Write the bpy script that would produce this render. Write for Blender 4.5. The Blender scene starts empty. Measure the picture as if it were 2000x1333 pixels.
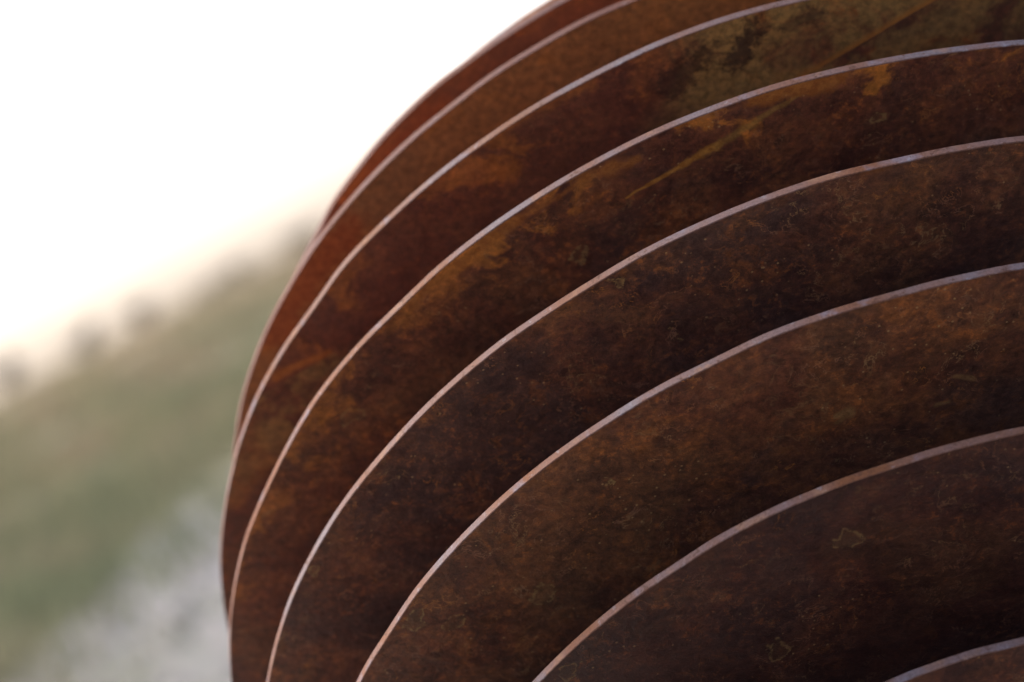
import bpy, bmesh, math, random
from mathutils import Vector, Matrix
random.seed(7)
scene = bpy.context.scene
COL = scene.collection

# ------------------------------------------------------------------ camera
RAD = 0.30                                   # radius of the sliced sphere, metres
PITCH, ROLL = math.radians(3.5), math.radians(24.0)
CAM = Vector((0.0, 0.0, 0.5605))
FWD = Vector((0, math.cos(PITCH), -math.sin(PITCH)))
HOR = Vector((1, 0, 0))
VER = HOR.cross(FWD)
RIGHT = HOR * math.cos(ROLL) - VER * math.sin(ROLL)
UP = HOR * math.sin(ROLL) + VER * math.cos(ROLL)
cd = bpy.data.cameras.new('camera')
cam = bpy.data.objects.new('camera', cd)
COL.objects.link(cam)
cam.matrix_world = Matrix(((RIGHT.x, UP.x, -FWD.x, CAM.x), (RIGHT.y, UP.y, -FWD.y, CAM.y),
                           (RIGHT.z, UP.z, -FWD.z, CAM.z), (0, 0, 0, 1)))
cd.lens = 100.0
cd.sensor_width = 36.0
cd.sensor_fit = 'HORIZONTAL'
cd.clip_start = 0.05
cd.clip_end = 3000.0
cd.dof.use_dof = True
cd.dof.focus_distance = 1.10
cd.dof.aperture_fstop = 6.0
cd.dof.aperture_blades = 0
scene.camera = cam

# ------------------------------------------------------------------ light
SUN_EL, SUN_AZ = math.radians(46.0), math.radians(-40.0)      # azimuth from +Y, negative = left
w = bpy.data.worlds.new('World')
scene.world = w
w.use_nodes = True
wn = w.node_tree
wn.nodes.clear()
sky = wn.nodes.new('ShaderNodeTexSky')
sky.sky_type = 'NISHITA'
sky.sun_disc = False
sky.sun_elevation = SUN_EL
sky.sun_rotation = SUN_AZ
sky.air_density = 0.35
sky.dust_density = 3.6
sky.ozone_density = 0.0
bg = wn.nodes.new('ShaderNodeBackground')
bg.inputs[1].default_value = 0.14
wo = wn.nodes.new('ShaderNodeOutputWorld')
wn.links.new(sky.outputs[0], bg.inputs[0])
wn.links.new(bg.outputs[0], wo.inputs[0])
sl = bpy.data.lights.new('sun', 'SUN')
sl.energy = 0.5
sl.angle = math.radians(16)
sl.color = (1.0, 0.93, 0.84)
so = bpy.data.objects.new('sun', sl)
COL.objects.link(so)
sd = Vector((math.sin(SUN_AZ) * math.cos(SUN_EL), math.cos(SUN_AZ) * math.cos(SUN_EL), math.sin(SUN_EL)))
so.rotation_euler = sd.to_track_quat('Z', 'Y').to_euler()
so.location = sd * 20
scene.view_settings.view_transform = 'Standard'
scene.view_settings.look = 'None'
scene.view_settings.gamma = 1.0
scene.view_settings.use_curve_mapping = False
scene.view_settings.exposure = 1.65
scene.cycles.max_bounces = 6
scene.cycles.diffuse_bounces = 4
scene.cycles.use_adaptive_sampling = True
scene.cycles.adaptive_threshold = 0.015
scene.cycles.glossy_bounces = 3


# ------------------------------------------------------------------ node helpers
class N:
    def __init__(s, name):
        s.m = bpy.data.materials.new(name)
        s.m.use_nodes = True
        s.t = s.m.node_tree
        s.t.nodes.clear()
        s.out = s.t.nodes.new('ShaderNodeOutputMaterial')
        s.tc = s.t.nodes.new('ShaderNodeTexCoord')
        s.P = s.tc.outputs['Object']

    def put(s, sock, v):
        if hasattr(v, 'is_output') or isinstance(v, bpy.types.NodeSocket):
            s.t.links.new(v, sock)
        elif isinstance(v, (tuple, list)) and sock.type == 'RGBA' and len(v) == 3:
            sock.default_value = (*v, 1)
        else:
            sock.default_value = v

    def mth(s, op, a, b=None, c=None, clamp=False):
        n = s.t.nodes.new('ShaderNodeMath')
        n.operation = op
        n.use_clamp = clamp
        for i, v in enumerate((a, b, c)):
            if v is not None:
                s.put(n.inputs[i], v)
        return n.outputs[0]

    def vec(s, op, a, b=None, scale=None):
        n = s.t.nodes.new('ShaderNodeVectorMath')
        n.operation = op
        s.put(n.inputs[0], a)
        if b is not None:
            s.put(n.inputs[1], b)
        if scale is not None:
            s.put(n.inputs['Scale'], scale)
        return n.outputs['Value'] if op in ('DOT_PRODUCT', 'LENGTH', 'DISTANCE') else n.outputs[0]

    def noise(s, P, scale, detail=4, rough=.55, dist=0.0, wv=0.0, col=False):
        n = s.t.nodes.new('ShaderNodeTexNoise')
        n.noise_dimensions = '3D'
        if wv:
            P = s.off(P, wv)
        s.put(n.inputs['Vector'], P)
        n.inputs['Scale'].default_value = scale
        n.inputs['Detail'].default_value = detail
        n.inputs['Roughness'].default_value = rough
        n.inputs['Distortion'].default_value = dist
        return n.outputs['Color' if col else 'Fac']

    def off(s, P, wv):
        if not hasattr(s, 'cache'): s.cache = {}
        key = (P.node.name, P.name, wv)
        if key not in s.cache:
            s.cache[key] = s.vec('ADD', P, (wv * 1.37, wv * .71, wv * 2.13))
        return s.cache[key]

    def chan(s, c):
        n = s.t.nodes.new('ShaderNodeSeparateColor')
        s.put(n.inputs[0], c)
        return n.outputs[0], n.outputs[1], n.outputs[2]

    def voro(s, P, scale, feature='F1', out='Distance', rnd=1.0):
        n = s.t.nodes.new('ShaderNodeTexVoronoi')
        n.feature = feature
        s.put(n.inputs['Vector'], P)
        n.inputs['Scale'].default_value = scale
        n.inputs['Randomness'].default_value = rnd
        return n.outputs[out]

    def step(s, v, lo, hi):                   # smoothstep; lo may exceed hi (inverted)
        n = s.t.nodes.new('ShaderNodeMapRange')
        n.interpolation_type = 'SMOOTHSTEP'
        inv = lo > hi
        if inv:
            lo, hi = hi, lo
        s.put(n.inputs[0], v)
        n.inputs[1].default_value, n.inputs[2].default_value = lo, hi
        n.inputs[3].default_value, n.inputs[4].default_value = (1, 0) if inv else (0, 1)
        return n.outputs[0]

    def lin(s, v, a, b, c, d):
        n = s.t.nodes.new('ShaderNodeMapRange')
        s.put(n.inputs[0], v)
        for i, q in enumerate((a, b, c, d)):
            n.inputs[i + 1].default_value = q
        return n.outputs[0]

    def mix(s, f, a, b, mode='MIX'):
        n = s.t.nodes.new('ShaderNodeMix')
        n.data_type = 'RGBA'
        n.blend_type = mode
        s.put(n.inputs['Factor'], f)
        s.put(n.inputs[6], a)
        s.put(n.inputs[7], b)
        return n.outputs[2]

    def ramp(s, f, stops):
        n = s.t.nodes.new('ShaderNodeValToRGB')
        e = n.color_ramp.elements
        while len(e) < len(stops):
            e.new(.5)
        for i, (p, c) in enumerate(stops):
            e[i].position = p
            e[i].color = (*c, 1)
        s.put(n.inputs[0], f)
        return n.outputs[0]

    def mul(s, *a):
        r = a[0]
        for b in a[1:]:
            r = s.mth('MULTIPLY', r, b)
        return r

    def finish(s, color, rough=.6, spec=.5, metal=0.0, bump=None, bstr=.3, bdist=.001, trans=None):
        b = s.t.nodes.new('ShaderNodeBsdfPrincipled')
        s.put(b.inputs['Base Color'], color)
        s.put(b.inputs['Roughness'], rough)
        s.put(b.inputs['Specular IOR Level'], spec)
        b.inputs['Metallic'].default_value = metal
        if bump is not None:
            n = s.t.nodes.new('ShaderNodeBump')
            n.inputs['Strength'].default_value = bstr
            n.inputs['Distance'].default_value = bdist
            s.put(n.inputs['Height'], bump)
            s.t.links.new(n.outputs[0], b.inputs['Normal'])
        s.t.links.new(b.outputs[0], s.out.inputs[0])
        return s.m


# ------------------------------------------------------------------ mesh helpers
def tag(o, label=None, cat=None, group=None, kind=None):
    if label: o['label'] = label
    if cat: o['category'] = cat
    if group: o['group'] = group
    if kind: o['kind'] = kind
    return o


def obj(name, verts, faces, mat, parent=None, smooth=False):
    me = bpy.data.meshes.new(name)
    me.from_pydata(verts, [], faces)
    me.update()
    if smooth:
        me.polygons.foreach_set('use_smooth', [True] * len(me.polygons))
    if mat: me.materials.append(mat)
    o = bpy.data.objects.new(name, me)
    COL.objects.link(o)
    if parent: o.parent = parent
    return o


# ------------------------------------------------------------------ terrain
def vnoise(x, y, s=0):
    def h(i, j):
        v = math.sin(i * 127.1 + j * 311.7 + s * 74.7) * 43758.5453
        return v - math.floor(v)
    i, j = math.floor(x), math.floor(y)
    a, b = x - i, y - j
    a, b = a * a * (3 - 2 * a), b * b * (3 - 2 * b)
    return (h(i, j) * (1 - a) + h(i + 1, j) * a) * (1 - b) + (h(i, j + 1) * (1 - a) + h(i + 1, j + 1) * a) * b


def sstep(a, b, x):
    t = min(1, max(0, (x - a) / (b - a)))
    return t * t * (3 - 2 * t)


def ground_at(px, py):                        # where a sight line meets level ground
    d = FWD + RIGHT * ((px - 1000) / 5555.56) - UP * ((py - 666.5) / 5555.56)
    return Vector((CAM.x - d.x / d.z * CAM.z, CAM.y - d.y / d.z * CAM.z))


# the track's far edge on the ground, from near-left to far-right
EA, EB = ground_at(0, 1335), ground_at(455, 930)
ED = (EB - EA).normalized()
EN = Vector((-ED.y, ED.x))                    # towards the grass (left)


def edge_dist(x, y):                          # signed distance left of the track edge
    p = Vector((x, y)) - EA
    return p.dot(EN) + 0.10 * math.sin(p.dot(ED) * 1.7) + 0.45 * (vnoise(x * 1.6, y * .8, 3) - .5)


CREST_Y = 42.0


def height(x, y):
    far = max(0.0, y - 11.0) + max(0.0, edge_dist(x, y)) * 0.35
    z = 0.86 * sstep(0, 30.0, far) * sstep(8.0, CREST_Y, y)
    z += 0.05 * (min(6, max(-14, x)) - 5.9) * sstep(14, CREST_Y, y)
    z -= 2.2 * sstep(CREST_Y, CREST_Y + 60, y)
    z += 0.10 * (vnoise(x * .35, y * .35, 1) - .5) * sstep(6, 14, y)
    z += 0.035 * (vnoise(x * 1.9, y * 1.9, 2) - .5) * sstep(3.5, 6, y)
    if max(abs(x), abs(y)) > 120: z -= 3 * sstep(120, 400, max(abs(x), abs(y)))
    return z


def ground_material():
    n = N('dry_grass_slope')
    a = n.noise(n.P, .42, 4, .6, .4)
    b = n.noise(n.P, 2.6, 5, .6, .2, 3)
    c = n.noise(n.P, 24, 4, .6, 0, 5)
    col = n.ramp(a, [(.34, (.105, .140, .080)), (.48, (.175, .190, .112)), (.58, (.24, .21, .135)), (.70, (.35, .27, .19))])
    col = n.mix(n.mth('MULTIPLY', n.step(b, .5, .72), .7), col, (.15, .18, .10))
    col = n.mix(n.mth('MULTIPLY', n.step(b, .45, .28), .5), col, (.42, .30, .22))
    col = n.mix(.5, col, n.ramp(c, [(.3, (.6, .6, .6)), (.7, (1, 1, 1))]), 'MULTIPLY')
    col = n.mix(n.mul(n.step(n.vec('DOT_PRODUCT', n.P, (0, 1, 0)), 13, 6), .55), col, (.145, .17, .105))
    col = n.mix(n.mul(n.step(n.vec('DOT_PRODUCT', n.P, (0, 1, 0)), 20, 38), .6), col, (.38, .30, .20))
    return n.finish(col, .95, .2, bump=c, bstr=.5, bdist=.03)


def coords(near, step0, grow, far):
    r, s = [0.0], step0
    while r[-1] < far:
        r.append(r[-1] + s)
        if r[-1] > near: s *= grow
    return r


pos = coords(10, .5, 1.22, 700)
xs = [-v for v in reversed(pos[1:])] + pos
ys = [-v for v in reversed(coords(4, .6, 1.35, 700)[1:])] + coords(50, .5, 1.3, 900)
gv, gf = [], []
for y in ys:
    for x in xs:
        gv.append((x, y, height(x, y)))
nx = len(xs)
for j in range(len(ys) - 1):
    for i in range(nx - 1):
        gf.append((j * nx + i, j * nx + i + 1, (j + 1) * nx + i + 1, (j + 1) * nx + i))
g = obj('ground', gv, gf, ground_material(), smooth=True)
tag(g, kind='structure')

# pale gravel track, a sheet 4 mm above the ground
n = N('pale_gravel')
c1 = n.noise(n.P, 1.4, 4, .6, .3, 1)
c2 = n.noise(n.P, 5.5, 5, .6, .2, 2)
c3 = n.voro(n.P, 45, 'F1', 'Color')
col = n.ramp(c2, [(.3, (.16, .158, .15)), (.5, (.205, .205, .20)), (.7, (.25, .25, .25))])
col = n.mix(n.mth('MULTIPLY', n.step(c1, .46, .64), .65), col, (.125, .135, .092))
col = n.mix(.2, col, c3, 'MULTIPLY')
M_gravel = n.finish(col, .9, .3)
tv, tf = [], []
rows = []
yy = -1.5
while yy < 26:
    left = None
    # the edge's x at this y
    x = EA.x + (yy - EA.y) * ED.x / ED.y
    for _ in range(6):
        x += edge_dist(x, yy) / max(.3, abs(EN.x))
    rows.append((yy, x))
    yy += .25
W = 22
for (yy, x0) in rows:
    for k in range(W + 1):
        x = x0 + 4.2 * k / W
        fx = max(-1e9, x)
        tv.append((x, yy, None))
# bilinear sample of the ground sheet so that the track lies exactly above it
import bisect
def sample(x, y):
    i = min(max(bisect.bisect_right(xs, x) - 1, 0), nx - 2)
    j = min(max(bisect.bisect_right(ys, y) - 1, 0), len(ys) - 2)
    a = (x - xs[i]) / (xs[i + 1] - xs[i]); b = (y - ys[j]) / (ys[j + 1] - ys[j])
    z = lambda p, q: gv[q * nx + p][2]
    return max((z(i, j) * (1 - a) + z(i + 1, j) * a) * (1 - b) + (z(i, j + 1) * (1 - a) + z(i + 1, j + 1) * a) * b, -9)
tv = [(x, y, sample(x, y) + .006) for x, y, _ in tv]
for r in range(len(rows) - 1):
    for k in range(W):
        a = r * (W + 1) + k
        tf.append((a, a + 1, a + W + 2, a + W + 1))
t = obj('gravel_track', tv, tf, M_gravel, smooth=True)
tag(t, kind='structure')

# grass blades on the slope: uncountable, one object
n = N('dry_grass_blade')
a = n.noise(n.P, .9, 4, .6, .3, 9)
f = n.noise(n.P, 60, 2, .5, 0, 4)
col = n.ramp(a, [(.36, (.105, .140, .075)), (.48, (.175, .190, .108)), (.58, (.25, .215, .135)), (.70, (.36, .28, .195))])
col = n.mix(n.mth('MULTIPLY', f, .3), col, (.33, .27, .17))
col = n.mix(n.mul(n.step(n.vec('DOT_PRODUCT', n.P, (0, 1, 0)), 13, 6), .55), col, (.145, .17, .105))
col = n.mix(n.mul(n.step(n.vec('DOT_PRODUCT', n.P, (0, 1, 0)), 20, 38), .6), col, (.40, .32, .21))
M_grass = n.finish(col, .8, .3)
tr = n.t.nodes.new('ShaderNodeBsdfTranslucent')
n.put(tr.inputs[0], col)
mx = n.t.nodes.new('ShaderNodeMixShader')
mx.inputs[0].default_value = .5
n.t.links.new(n.out.inputs[0].links[0].from_socket, mx.inputs[1])
n.t.links.new(tr.outputs[0], mx.inputs[2])
n.t.links.new(mx.outputs[0], n.out.inputs[0])
bv, bf = [], []
def blade(x, y, z, h, wd):
    a = random.uniform(0, 6.283)
    lx, ly = random.gauss(0, .35) * h, random.gauss(0, .35) * h
    dx, dy = math.cos(a) * wd, math.sin(a) * wd
    i = len(bv)
    bv.extend([(x - dx, y - dy, z - .01), (x + dx, y + dy, z - .01),
               (x + dx * .7 + lx * .4, y + dy * .7 + ly * .4, z + h * .6),
               (x - dx * .7 + lx * .4, y - dy * .7 + ly * .4, z + h * .6),
               (x + lx, y + ly, z + h)])
    bf.extend([(i, i + 1, i + 2, i + 3), (i + 3, i + 2, i + 4)])
cnt = 0
while cnt < 26000:
    y = 4.5 + (random.random() ** 1.5) * 39
    x = random.uniform(-.26, .0) * y + random.gauss(0, .25)
    d = edge_dist(x, y)
    if y < 26 and d < 0 and random.random() > (.30 if d > -.4 else .06): continue
    cl = vnoise(x * 1.6, y * 1.6, 11)
    if cl < .38 and random.random() < .8: continue
    blade(x, y, sample(x, y), (.05 + .10 * cl) * random.uniform(.6, 1.3) * (.6 if d < .2 else 1), .0025 + y * .0004)
    cnt += 1
gr = obj('grass', bv, bf, M_grass)
tag(gr, 'dry olive and straw coloured grass on the slope, out of focus', 'grass', kind='stuff')

# loose stones on the track
n = N('gravel_stone')
info = n.noise(n.P, 14, 2, .5, 0, 3)
M_stone = n.finish(n.ramp(info, [(.3, (.15, .148, .14)), (.5, (.205, .20, .195)), (.7, (.26, .255, .25))]), .85, .3)
sv, sf = [], []
for _ in range(2600):
    y = random.uniform(4.2, 14)
    x = random.uniform(-.26, .05) * y
    if edge_dist(x, y) > .1 * random.random(): continue
    z = sample(x, y) + .006
    r = random.uniform(.005, .014)
    i = len(sv)
    ang = random.uniform(0, 6.28)
    for k in range(5):
        q = ang + k * 1.2566
        rr = r * random.uniform(.7, 1.2)
        sv.append((x + rr * math.cos(q), y + rr * math.sin(q), z - .002))
    for k in range(5):
        q = ang + k * 1.2566 + .3
        rr = r * random.uniform(.4, .8)
        sv.append((x + rr * math.cos(q), y + rr * math.sin(q), z + r * random.uniform(.5, .9)))
    for k in range(5):
        sf.append((i + k, i + (k + 1) % 5, i + 5 + (k + 1) % 5, i + 5 + k))
    sf.append(tuple(i + 5 + k for k in range(5)))
st = obj('loose_gravel', sv, sf, M_stone)
tag(st, 'pale loose stones scattered over the gravel track', 'gravel', kind='stuff')

# shrubs on the crest
n = N('shrub_leaf')
lv = n.noise(n.P, 9, 3, .5, 0, 2)
M_leaf = n.finish(n.ramp(lv, [(.3, (.03, .034, .02)), (.55, (.07, .066, .04)), (.75, (.13, .11, .07))]), .7, .3)
n = N('shrub_stem')
M_stem = n.finish(n.ramp(n.noise(n.P, 20, 3), [(.3, (.07, .05, .035)), (.7, (.16, .12, .09))]), .9, .2)


def pixel_dir(px, py):
    return (FWD + RIGHT * ((px - 1000) / 5555.56) - UP * ((py - 666.5) / 5555.56)).normalized()


def shrub(x, y, h, wd, label, leaves=900):
    z = sample(x, y)
    root = bpy.data.objects.new('shrub', None)
    COL.objects.link(root)
    root.location = (x, y, z - .02)
    tag(root, label, 'shrub', 'shrubs along the crest of the slope')
    tips = []
    for s in range(9):
        a = random.uniform(0, 6.283)
        l = h * random.uniform(.6, 1.0)
        p0 = Vector((0, 0, 0))
        p2 = Vector((math.cos(a) * wd * random.uniform(.3, 1), math.sin(a) * wd * random.uniform(.3, 1), l))
        p1 = Vector((p2.x * .35, p2.y * .35, l * .55))
        V, F = [], []
        for j, p in enumerate((p0, p1, p2)):
            r = .014 * (1 - .4 * j) * h / .5
            for k in range(5):
                q = k * 1.2566
                V.append((p.x + r * math.cos(q), p.y + r * math.sin(q), p.z))
        for j in range(2):
            for k in range(5):
                F.append((j * 5 + k, j * 5 + (k + 1) % 5, j * 5 + 5 + (k + 1) % 5, j * 5 + 5 + k))
        obj('stem', V, F, M_stem, root)
        tips += [p1.lerp(p2, q) for q in (.2, .5, .75, 1)]
    V, F = [], []
    for _ in range(leaves):
        c = random.choice(tips) + Vector((random.gauss(0, wd * .16), random.gauss(0, wd * .16), random.gauss(0, h * .06)))
        a = Vector((random.gauss(0, 1), random.gauss(0, 1), random.gauss(0, 1))).normalized() * h * random.uniform(.03, .06)
        b = a.orthogonal().normalized() * a.length * .5
        i = len(V)
        V += [tuple(c - a), tuple(c + b), tuple(c + a), tuple(c - b)]
        F.append((i, i + 1, i + 2, i + 3))
    obj('foliage', V, F, M_leaf, root)


SHRUBS = [  # pixel column where it stands on the crest, height, width, label
    (18, 740, .6, .24, 'blurred shrub on the skyline at the left border of the picture'),
    (168, 672, .5, .26, 'blurred dark shrub on the skyline, second from the left border'),
    (282, 612, .42, .30, 'blurred shrub on the skyline, third from the left border, midway along the crest'),
    (392, 555, .30, .34, 'low blurred shrub on the skyline, third from the rusty sculpture'),
    (462, 518, .34, .42, 'low blurred shrub on the skyline, second from the rusty sculpture'),
    (592, 450, .42, .45, 'blurred brownish shrub on the skyline right beside the rusty sculpture'),
]
for px, py, h, wd, lab in SHRUBS:
    d = pixel_dir(px, py)
    y = CREST_Y - 1 + random.uniform(-1.5, 1.5)
    shrub(CAM.x + d.x / d.y * y, y, h, wd, lab)

# ------------------------------------------------------------------ the sliced sphere
# disc axis and cross axes in camera terms (right, down, forward), from the view of the rims
def cv(v): return RIGHT * v[0] - UP * v[1] + FWD * v[2]
AX_N = cv((-0.19997436, -0.66180888, 0.722509)).normalized()
AX_U = cv((0.96376606, 0.0, 0.26674892)).normalized()
AX_V = AX_N.cross(AX_U)
CEN = CAM + cv((0.56259572, 0.33868404, 4.46798082)) * RAD
SPACING, K0, THICK = 0.17136645, 4.24441341, 0.0128
RADII = {0: .6246, 1: .8128, 2: .9249, 3: .9867, 4: 1.0135, 5: 1.0077, 6: .9647, 7: .8860}
# small cutting irregularities of each rim: (angle, relative radius error)
WOBBLE = {
0: [(-1.88,-0.0043),(-2.01,0.0015),(-2.13,0.0030)],
1: [(-1.80,-0.0004),(-1.91,-0.0031),(-2.01,-0.0044),(-2.11,0.0002),(-2.21,0.0037),(-2.30,0.0048),(-2.38,-0.0006),(-2.46,0.0013),(-2.68,-0.0015)],
2: [(-1.75,0.0034),(-1.84,-0.0010),(-1.93,-0.0039),(-2.02,-0.0006),(-2.11,0.0026),(-2.19,-0.0020),(-2.28,0.0017),(-2.45,0.0016),(-2.53,0.0014),(-2.64,0.0001),(-2.74,-0.0001),(-2.84,-0.0034),(-2.95,0.0004)],
3: [(-1.70,0.0048),(-1.78,0.0007),(-1.87,-0.0019),(-1.96,0.0019),(-2.04,0.0012),(-2.22,0.0006),(-2.29,-0.0032),(-2.35,-0.0036),(-2.52,-0.0010),(-2.66,-0.0016),(-2.82,0.0008),(-2.89,0.0003),(-2.97,0.0012),(-3.06,-0.0003),(3.13,-0.0005)],
4: [(-1.64,0.0027),(-1.73,-0.0024),(-1.82,-0.0041),(-1.90,-0.0025),(-1.99,-0.0002),(-2.06,-0.0001),(-2.15,0.0012),(-2.25,0.0003),(-2.45,0.0008),(-2.58,-0.0025),(-2.67,0.0013),(-2.76,0.0028),(-2.84,-0.0003),(-2.90,-0.0029),(-2.96,-0.0017),(-3.05,0.0010),(-3.12,0.0005),(3.09,0.0009),(3.04,0.0010),(2.94,0.0029)],
5: [(-1.89,-0.0023),(-1.94,0.0010),(-2.02,0.0030),(-2.11,0.0031),(-2.20,0.0006),(-2.30,0.0014),(-2.37,0.0003),(-2.46,0.0014),(-2.52,0.0008),(-2.64,0.0028),(-2.74,-0.0040),(-2.83,-0.0002),(-2.92,0.0017),(-2.98,0.0003),(-3.09,-0.0022),(3.11,-0.0027),(3.02,-0.0011),(2.95,-0.0014),(2.89,-0.0007)],
6: [(-2.11,-0.0025),(-2.18,0.0019),(-2.26,-0.0004),(-2.36,0.0006),(-2.42,-0.0034),(-2.50,-0.0011),(-2.57,-0.0008),(-2.66,-0.0006),(-2.72,0.0007),(-2.77,0.0008),(-2.82,-0.0009),(-2.87,0.0003),(-2.93,0.0014),(-3.00,0.0000),(-3.04,0.0022),(-3.09,0.0008)],
7: [(-2.21,-0.0020),(-2.31,-0.0025),(-2.38,-0.0019),(-2.52,0.0031),(-2.62,0.0036),(-2.71,0.0010),(-2.77,0.0025),(-2.86,-0.0040)],
}


def wob(k, a):
    s, ws = 0.0, 0.35
    for q, d in WOBBLE.get(k, ()):
        e = (a - q + math.pi) % (2 * math.pi) - math.pi
        g_ = math.exp(-(e / .055) ** 2)
        s += d * g_
        ws += g_
    return s / ws


def patina(name, seed, R, warm=0.0, grey=0.0, edge=0.3, lines=1.0, brushed=0.0, tint=None, grain=.66, specks=.6, stains_and_glow=(), shade_edge=None, smudges=()):
    """rusted weathering steel: R in metres, warm/grey shift the patina, edge = rust along the rim"""
    n = N(name)
    P = n.P
    wv = seed * 7.31
    # domain warp for natural boundaries
    P = n.off(P, wv)
    P0 = n.P
    wp = n.noise(P, 40, 2, .6, 0, 0, col=True)
    Pw = n.vec('ADD', P, n.vec('SCALE', n.vec('SUBTRACT', wp, (.5, .5, .5)), scale=.016))
    P0w = n.vec('ADD', P0, n.vec('SCALE', n.vec('SUBTRACT', wp, (.5, .5, .5)), scale=.016))
    big, kA, kB = n.chan(n.noise(P, 13, 3, .6, .5, 1.7, col=True))
    bA, bB, bC = n.chan(n.noise(P, 32, 2, .6, .2, 2.9, col=True))
    cA, cB, cC = n.chan(n.noise(P, 120, 1, .5, 0, 4.1, col=True))
    mid = n.noise(Pw, 42, 5, .66, .4, 5.3)
    mot = n.noise(Pw, 115, 4, .72, .3, 8.9)
    rust = n.noise(Pw, 24, 5, .7, .6, 6.1)
    fine = n.noise(P, 270, 4, .75, .2, 7.7)
    col = n.ramp(n.mth('ADD', mid, warm * .09), [
        (.30, (.052, .024, .022)), (.42, (.100, .040, .029)), (.52, (.155, .061, .035)),
        (.62, (.205, .085, .038)), (.74, (.29, .112, .036))])
    # olive film and blue-black mill scale in large blotches
    col = n.mix(n.mul(n.step(big, .50 - warm * .08, .68), .35), col, (.175, .108, .044))
    col = n.mix(n.mul(n.step(big, .48 + grey * .12, .34 + grey * .12), .75), col, (.066, .048, .046))
    col = n.mix(n.mul(n.step(rust, .56 - warm * .07, .70 - warm * .05), .75), col, (.32, .125, .038))
    # orange dusting
    col = n.mix(n.mul(n.step(fine, .54, .64), n.step(rust, .46, .60), .6), col, (.36, .135, .036))
    # crisp small-scale mottling: bare dark scale against rust
    col = n.mix(n.mul(n.step(mot, .50, .40), .5), col, (.045, .024, .020))
    col = n.mix(n.mul(n.step(mot, .54, .66), n.step(bC, .36, .60), .55), col, (.27, .105, .036))
    if tint:
        col = n.mix(tint[1], col, tint[0])
    # rim rust
    r = n.mth('DIVIDE', n.vec('LENGTH', n.vec('MULTIPLY', P0, (1, 1, 0))), R)
    rr = n.mth('ADD', r, n.lin(rust, .3, .7, -.10, .07))
    em = n.mul(n.step(rr, .955, 1.0), n.step(kA, .36, .56), edge)
    col = n.mix(em, col, (.42, .175, .038))
    # grain
    col = n.mix(grain, col, n.ramp(fine, [(.30, (.34, .32, .31)), (.5, (.92, .92, .92)), (.7, (1.75, 1.6, 1.35))]), 'MULTIPLY')
    # brushed film
    if brushed:
        br = n.noise(n.vec('MULTIPLY', P, (14, 150, 14)), 1.0, 4, .65, .3, 0)
        col = n.mix(brushed, col, n.ramp(br, [(.3, (.55, .55, .58)), (.7, (1.35, 1.3, 1.2))]), 'MULTIPLY')
    # islands of scale with tide lines round them: bands of curled noise
    w2 = n.noise(P, 150, 2, .6, 0, 3.3, col=True)
    Pc = n.vec('ADD', Pw, n.vec('SCALE', n.vec('SUBTRACT', w2, (.5, .5, .5)), scale=.010))
    cn = n.noise(Pc, 62, 1, .5, .8, 9.3)
    bnd = n.mth('MULTIPLY', cn, 5.5)
    isl = n.mth('FRACT', n.mth('MULTIPLY', n.mth('SINE', n.mth('MULTIPLY', n.mth('FLOOR', bnd), 12.9898)), 43.758))
    col = n.mix(n.mul(n.step(bA, .38, .54), .85 * min(1, lines)), col, n.mix(isl, (.42, .40, .42), (1.55, 1.45, 1.25)), 'MULTIPLY')
    pp = n.mth('PINGPONG', bnd, .5)
    l1 = n.mul(n.step(pp, .13, .0), n.step(bA, .46, .60), n.step(cA, .40, .58), .4)
    pm = n.mth('PINGPONG', n.mth('MULTIPLY', mid, 7.0), .5)
    l2 = n.mul(n.step(pm, .075, .0), n.step(bB, .47, .56), n.step(cB, .36, .50))
    ln = n.mth('MAXIMUM', l1, l2)
    col = n.mix(n.mul(ln, .58 * lines), col, n.ramp(bC, [(.4, (.36, .23, .10)), (.5, (.33, .17, .10)), (.62, (.50, .21, .05))]))
    # flaked spots with pale outlines, and pin-prick specks
    vn = n.t.nodes.new('ShaderNodeTexVoronoi')
    vn.inputs['Scale'].default_value = 62
    n.put(vn.inputs['Vector'], Pc)
    vc = n.chan(vn.outputs['Color'])[0]
    vp = n.mth('ADD', vn.outputs['Distance'], n.lin(cC, .3, .7, -.09, .09))
    sel = n.step(vc, .93, .95)
    body = n.mul(n.step(vp, .32, .28), sel)
    ring = n.mul(n.step(vp, .22, .29), n.step(vp, .36, .30), sel)
    col = n.mix(n.mul(body, .16 * lines), col, (.17, .12, .05))
    col = n.mix(n.mul(ring, n.step(fine, .40, .55), .55 * lines), col, (.36, .26, .10))
    vs = n.t.nodes.new('ShaderNodeTexVoronoi')
    vs.inputs['Scale'].default_value = 430
    n.put(vs.inputs['Vector'], P)
    spk = n.mul(n.step(vs.outputs['Distance'], .28, .12), n.step(n.chan(vs.outputs['Color'])[1], .88, .90), n.step(kB, .45, .58))
    col = n.mix(n.mul(spk, specks), col, (.52, .36, .16))
    P, Pw = P0, P0w
    # individual stains: (ax, ay, bx, by, width a, width b, colour, strength) in sphere radii; some are painted warm glow
    def stain_or_glow(col, ax, ay, bx, by, wa, wb, c, k):
        A = Vector((ax * RAD, ay * RAD, 0))
        B = Vector((bx * RAD, by * RAD, 0))
        D = B - A
        pa = n.vec('SUBTRACT', n.vec('MULTIPLY', n.mix(.35, P, Pw), (1, 1, 0)), tuple(A))
        h = n.mth('DIVIDE', n.vec('DOT_PRODUCT', pa, tuple(D)), D.length_squared, clamp=True)
        dd = n.vec('LENGTH', n.vec('SUBTRACT', pa, n.vec('SCALE', tuple(D), scale=h)))
        wd = n.lin(h, 0, 1, wa * RAD, wb * RAD)
        q = n.mth('DIVIDE', dd, wd)
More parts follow.
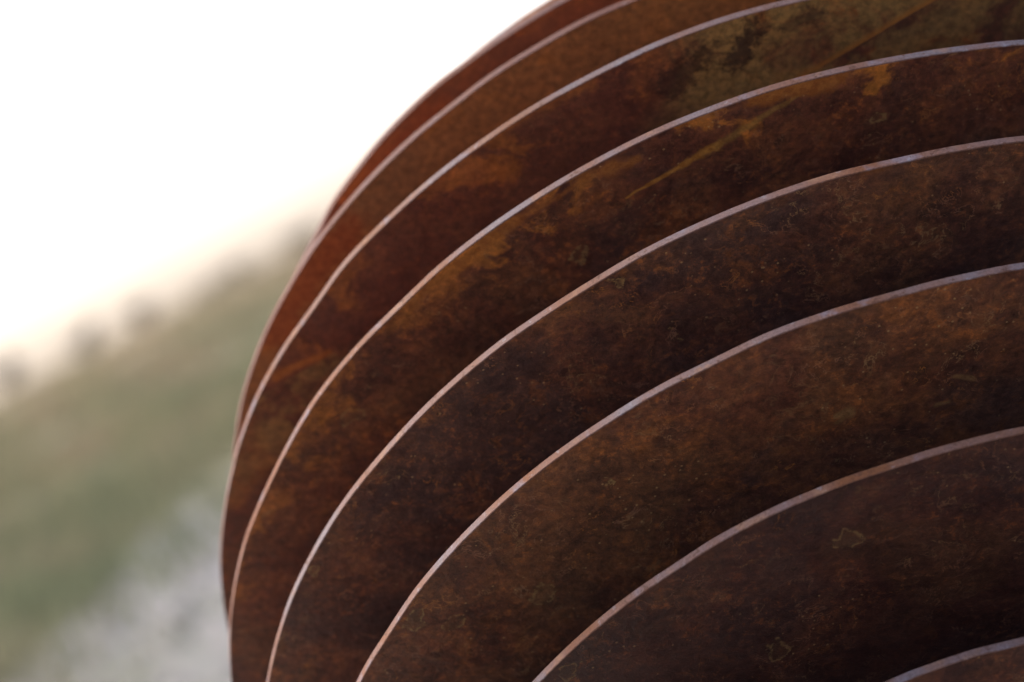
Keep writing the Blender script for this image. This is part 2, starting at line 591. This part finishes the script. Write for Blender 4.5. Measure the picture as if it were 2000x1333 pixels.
        q = n.mth('ADD', q, n.mth('ADD', n.lin(fine, .3, .7, -.4, .4), n.lin(mid, .3, .7, .45, -.45)))
        m = n.mul(n.step(q, 1.15, .25), k)
        return n.mix(m, col, n.mix(n.mul(n.step(fine, .36, .62), .8), (c[0] * .6, c[1] * .5, c[2] * .5), c))

    for q_ in stains_and_glow:
        col = stain_or_glow(col, *q_)
    if shade_edge:                                 # shadow edge painted in: olive film lit on one side, darkened on the other
        (ax, ay, bx, by) = [q * RAD for q in shade_edge]
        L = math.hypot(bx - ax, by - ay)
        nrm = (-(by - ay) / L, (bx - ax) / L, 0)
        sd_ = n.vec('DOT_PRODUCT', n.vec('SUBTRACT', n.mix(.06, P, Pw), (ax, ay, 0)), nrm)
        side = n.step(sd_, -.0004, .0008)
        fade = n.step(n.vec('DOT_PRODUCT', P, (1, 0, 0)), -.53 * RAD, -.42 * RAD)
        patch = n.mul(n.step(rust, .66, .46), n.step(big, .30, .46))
        col = n.mix(n.mul(n.step(sd_, .0, -.0008), n.step(mot, .62, .44), .5), col, (.075, .045, .028))  # shaded side of the line, darkened in the colour
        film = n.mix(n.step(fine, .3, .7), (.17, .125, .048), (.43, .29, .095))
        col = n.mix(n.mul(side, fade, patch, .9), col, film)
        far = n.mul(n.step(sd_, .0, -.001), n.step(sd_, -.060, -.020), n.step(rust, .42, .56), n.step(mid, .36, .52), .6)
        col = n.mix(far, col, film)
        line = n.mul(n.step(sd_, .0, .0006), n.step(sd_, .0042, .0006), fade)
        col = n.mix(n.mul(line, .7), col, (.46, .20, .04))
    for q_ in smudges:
        col = stain_or_glow(col, *q_)
    col = n.mix(1.0, col, (1.04, .86, .80), 'MULTIPLY')
    rough = n.lin(mid, .3, .7, .36, .58)
    bmp = n.noise(n.P, 190, 4, .72, .3, 1.3)
    return n.finish(col, rough, .45, bump=bmp, bstr=.55, bdist=.0012)


def edge_material(name, seed, rusty=0.0):
    n = N(name)
    wv = 50 + seed * 3.7
    a = n.noise(n.P, 17, 3, .6, .2, wv)
    b = n.noise(n.P, 60, 3, .6, .2, wv + 1)
    f = n.noise(n.P, 900, 3, .7, 0, wv + 2)
    col = n.ramp(a, [(.36, (.25, .21, .21)), (.45, (.26, .165, .14)), (.54, (.27, .135, .088)), (.64, (.265, .10, .038))])
    col = n.mix(n.mul(n.step(b, .56, .70), .6), col, (.30, .285, .33))
    col = n.mix(n.mul(n.step(b, .42, .30), .6), col, (.42, .22, .12))
    if rusty:
        col = n.mix(rusty, col, (.20, .085, .060))
    nick = n.noise(n.P, 170, 4, .7, .3, wv + 3)
    col = n.mix(n.mul(n.step(nick, .58, .68), .75), col, (.13, .055, .03))
    col = n.mix(n.mul(n.step(nick, .40, .30), .45), col, (.40, .36, .36))
    z = n.mth('ABSOLUTE', n.mth('SUBTRACT', n.mth('DIVIDE', n.vec('DOT_PRODUCT', n.P, (0, 0, 1)), THICK * RAD), .5))
    col = n.mix(n.mul(n.step(n.mth('ADD', z, n.lin(nick, .3, .7, -.08, .12)), .34, .50), .75), col, (.17, .07, .04))
    col = n.mix(.6, col, n.ramp(f, [(.32, (.55, .52, .5)), (.5, (1, 1, 1)), (.68, (1.25, 1.25, 1.28))]), 'MULTIPLY')
    return n.finish(col, n.lin(f, .3, .7, .6, .85), .25, bump=f, bstr=.35, bdist=.0004)


TAN = (.42, .27, .10)
RED_GLOW = (.42, .115, .035)  # warm glow painted onto the rear disc faces
OCH, ORA, OLV = (.62, .33, .065), (.50, .21, .045), (.45, .30, .075)
DISCS = {
    -1: dict(seed=11), 0: dict(seed=1, grey=1.0, warm=-.8, brushed=.5, edge=.1, tint=((.07, .036, .03), .6)),
    1: dict(seed=2, grey=.8, warm=-.8, brushed=.35, edge=.05, lines=.6, grain=.5, specks=.4, tint=((.046, .018, .0145), .68)),
    2: dict(seed=3, warm=.4, edge=.1, lines=1.2, grain=.65, tint=((.105, .046, .028), .38), stains_and_glow=(
        (-.350, -.660, -.333, -.668, .005, .010, TAN, .6), (-.345, -.650, -.338, -.655, .004, .004, TAN, .5),
        (-.205, -.730, -.176, -.727, .005, .006, TAN, .5), (-.215, -.680, -.200, -.684, .007, .005, TAN, .55))),
    3: dict(seed=4, grey=.6, warm=-.1, edge=.12, lines=1.2, grain=.65, tint=((.080, .043, .035), .4), stains_and_glow=(
        (-.3703, -.949, -.3113, -.9379, .006, .016, ORA, .35),)),
    4: dict(seed=5, edge=.95, warm=.1, tint=((.12, .046, .028), .35), stains_and_glow=(
        (-.5722, -.7445, -.4629, -.8351, .0015, .010, OCH, .8), (-.4629, -.8351, -.3691, -.9224, .010, .004, OLV, .5),
        (-.43, -.915, -.33, -.948, .018, .022, ORA, .85), (-.60, -.795, -.57, -.810, .014, .010, ORA, .6),
        (-.8376, -.5604, -.72, -.7005, .012, .018, ORA, .7), (-.72, -.7005, -.60, -.8021, .010, .008, ORA, .5))),
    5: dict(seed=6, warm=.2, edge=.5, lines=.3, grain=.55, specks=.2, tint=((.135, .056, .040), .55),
            shade_edge=(-.1268, -.9637, -.2745, -.8373), smudges=(
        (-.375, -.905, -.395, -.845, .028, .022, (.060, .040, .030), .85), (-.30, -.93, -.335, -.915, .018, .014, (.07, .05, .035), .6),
        (-.44, -.86, -.48, -.81, .030, .030, (.055, .030, .026), .7)), stains_and_glow=(
        (-.9613, -.2695, -.8917, -.3142, .012, .010, ORA, .75),
        (-.2745, -.8373, -.40, -.816, .012, .014, OCH, .55), (-.19, -.87, -.06, -.90, .016, .020, ORA, .45))),
    6: dict(seed=7, warm=1.2, edge=.4, lines=.2, grain=.65, specks=.1, tint=((.36, .185, .068), .6), stains_and_glow=(
        (-.94, -.20, -.855, -.40, .045, .045, RED_GLOW, .75),)),  # warm light near the left outline, put into the face colour
    7: dict(seed=8, warm=.6, edge=.4, lines=.2, grain=.5, specks=.1, tint=((.20, .088, .052), .6), stains_and_glow=(
        (-.84, -.20, -.70, -.50, .04, .04, RED_GLOW, .3),)),  # weaker painted glow on the rearmost visible face
    8: dict(seed=9, warm=.5), 9: dict(seed=10),
}
LABELS = {
    5: 'rusty disc whose face carries an olive film and a sharp diagonal shadow edge painted in',
    4: 'rusty disc with an ochre streak slanting across its face and rust along its rim',
    6: 'the most orange of the rusty discs, second from the back skyline rim',
    0: 'disc at the lower right corner, only its top rim showing',
}
# root at the point of the sphere that stands on the track
root = bpy.data.objects.new('sliced_sphere_sculpture', None)
COL.objects.link(root)
BASE = Vector((CEN.x, CEN.y, sample(CEN.x, CEN.y) + .006))
root.location = BASE
tag(root, 'rusted steel sphere sculpture built from tilted parallel discs with pale cut edges', 'sculpture')
ROT = Matrix((AX_U, AX_V, AX_N)).transposed().to_4x4()
SEG = 600
t_ = THICK * RAD
for k, prm in DISCS.items():
    zc = SPACING * (k - K0)
    R = (RADII[k] if k in RADII else math.sqrt(1 - zc * zc)) * RAD
    rad = [R * (1 + wob(k, -math.pi + 2 * math.pi * i / SEG)) for i in range(SEG)]
    ang = [-math.pi + 2 * math.pi * i / SEG for i in range(SEG)]
    ch = .00035
    V, F = [], []
    for zz in (0.0, t_):                       # plate body
        V += [((rad[i] - ch) * math.cos(ang[i]), (rad[i] - ch) * math.sin(ang[i]), zz) for i in range(SEG)]
    F.append(tuple(reversed(range(SEG))))
    F.append(tuple(range(SEG, 2 * SEG)))
    for i in range(SEG):
        j = (i + 1) % SEG
        F.append((i, j, SEG + j, SEG + i))
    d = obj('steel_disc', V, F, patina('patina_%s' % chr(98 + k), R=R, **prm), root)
    d.matrix_local = Matrix.Translation(CEN - BASE + AX_N * (zc * RAD)) @ ROT
    if k in LABELS: d['label'] = LABELS[k]
    V, F = [], []                              # bare cut edge, a band round the plate
    prof = [(-ch + .00004, .00002), (0.0, ch), (0.0, t_ - ch), (-ch + .00004, t_ - .00002)]
    for (dr, zz) in prof:
        V += [((rad[i] + dr) * math.cos(ang[i]), (rad[i] + dr) * math.sin(ang[i]), zz) for i in range(SEG)]
    for b in range(3):
        for i in range(SEG):
            j = (i + 1) % SEG
            F.append((b * SEG + i, b * SEG + j, (b + 1) * SEG + j, (b + 1) * SEG + i))
    e = obj('cut_edge', V, F, edge_material('bare_edge_%s' % chr(98 + k), prm['seed'], {3: .2, 4: .25, 5: .15, 6: .85, 7: .75}.get(k, 0.05)), d)
# the bar through the middle that carries the discs
n = N('spindle_steel')
M_sp = n.finish(n.ramp(n.noise(n.P, 40, 5, .6), [(.3, (.03, .02, .016)), (.7, (.12, .055, .026))]), .6, .4)
z0, z1 = SPACING * (-1 - K0) * RAD, SPACING * (9 - K0) * RAD + t_
V, F = [], []
prof = [(0.009, z0 - .010), (.012, z0 - .008), (.012, z1 + .008), (.009, z1 + .010)]
for r, z in prof:
    V += [(r * math.cos(i * math.pi / 12), r * math.sin(i * math.pi / 12), z) for i in range(24)]
for b in range(3):
    for i in range(24):
        j = (i + 1) % 24
        F.append((b * 24 + i, b * 24 + j, b * 24 + 24 + j, b * 24 + 24 + i))
F += [tuple(reversed(range(24))), tuple(range(72, 96))]
s = obj('spindle', V, F, M_sp, root)
s.matrix_local = Matrix.Translation(CEN - BASE) @ ROT
print('sphere centre', CEN, 'lowest', CEN.z - RAD, 'ground', sample(CEN.x, CEN.y))
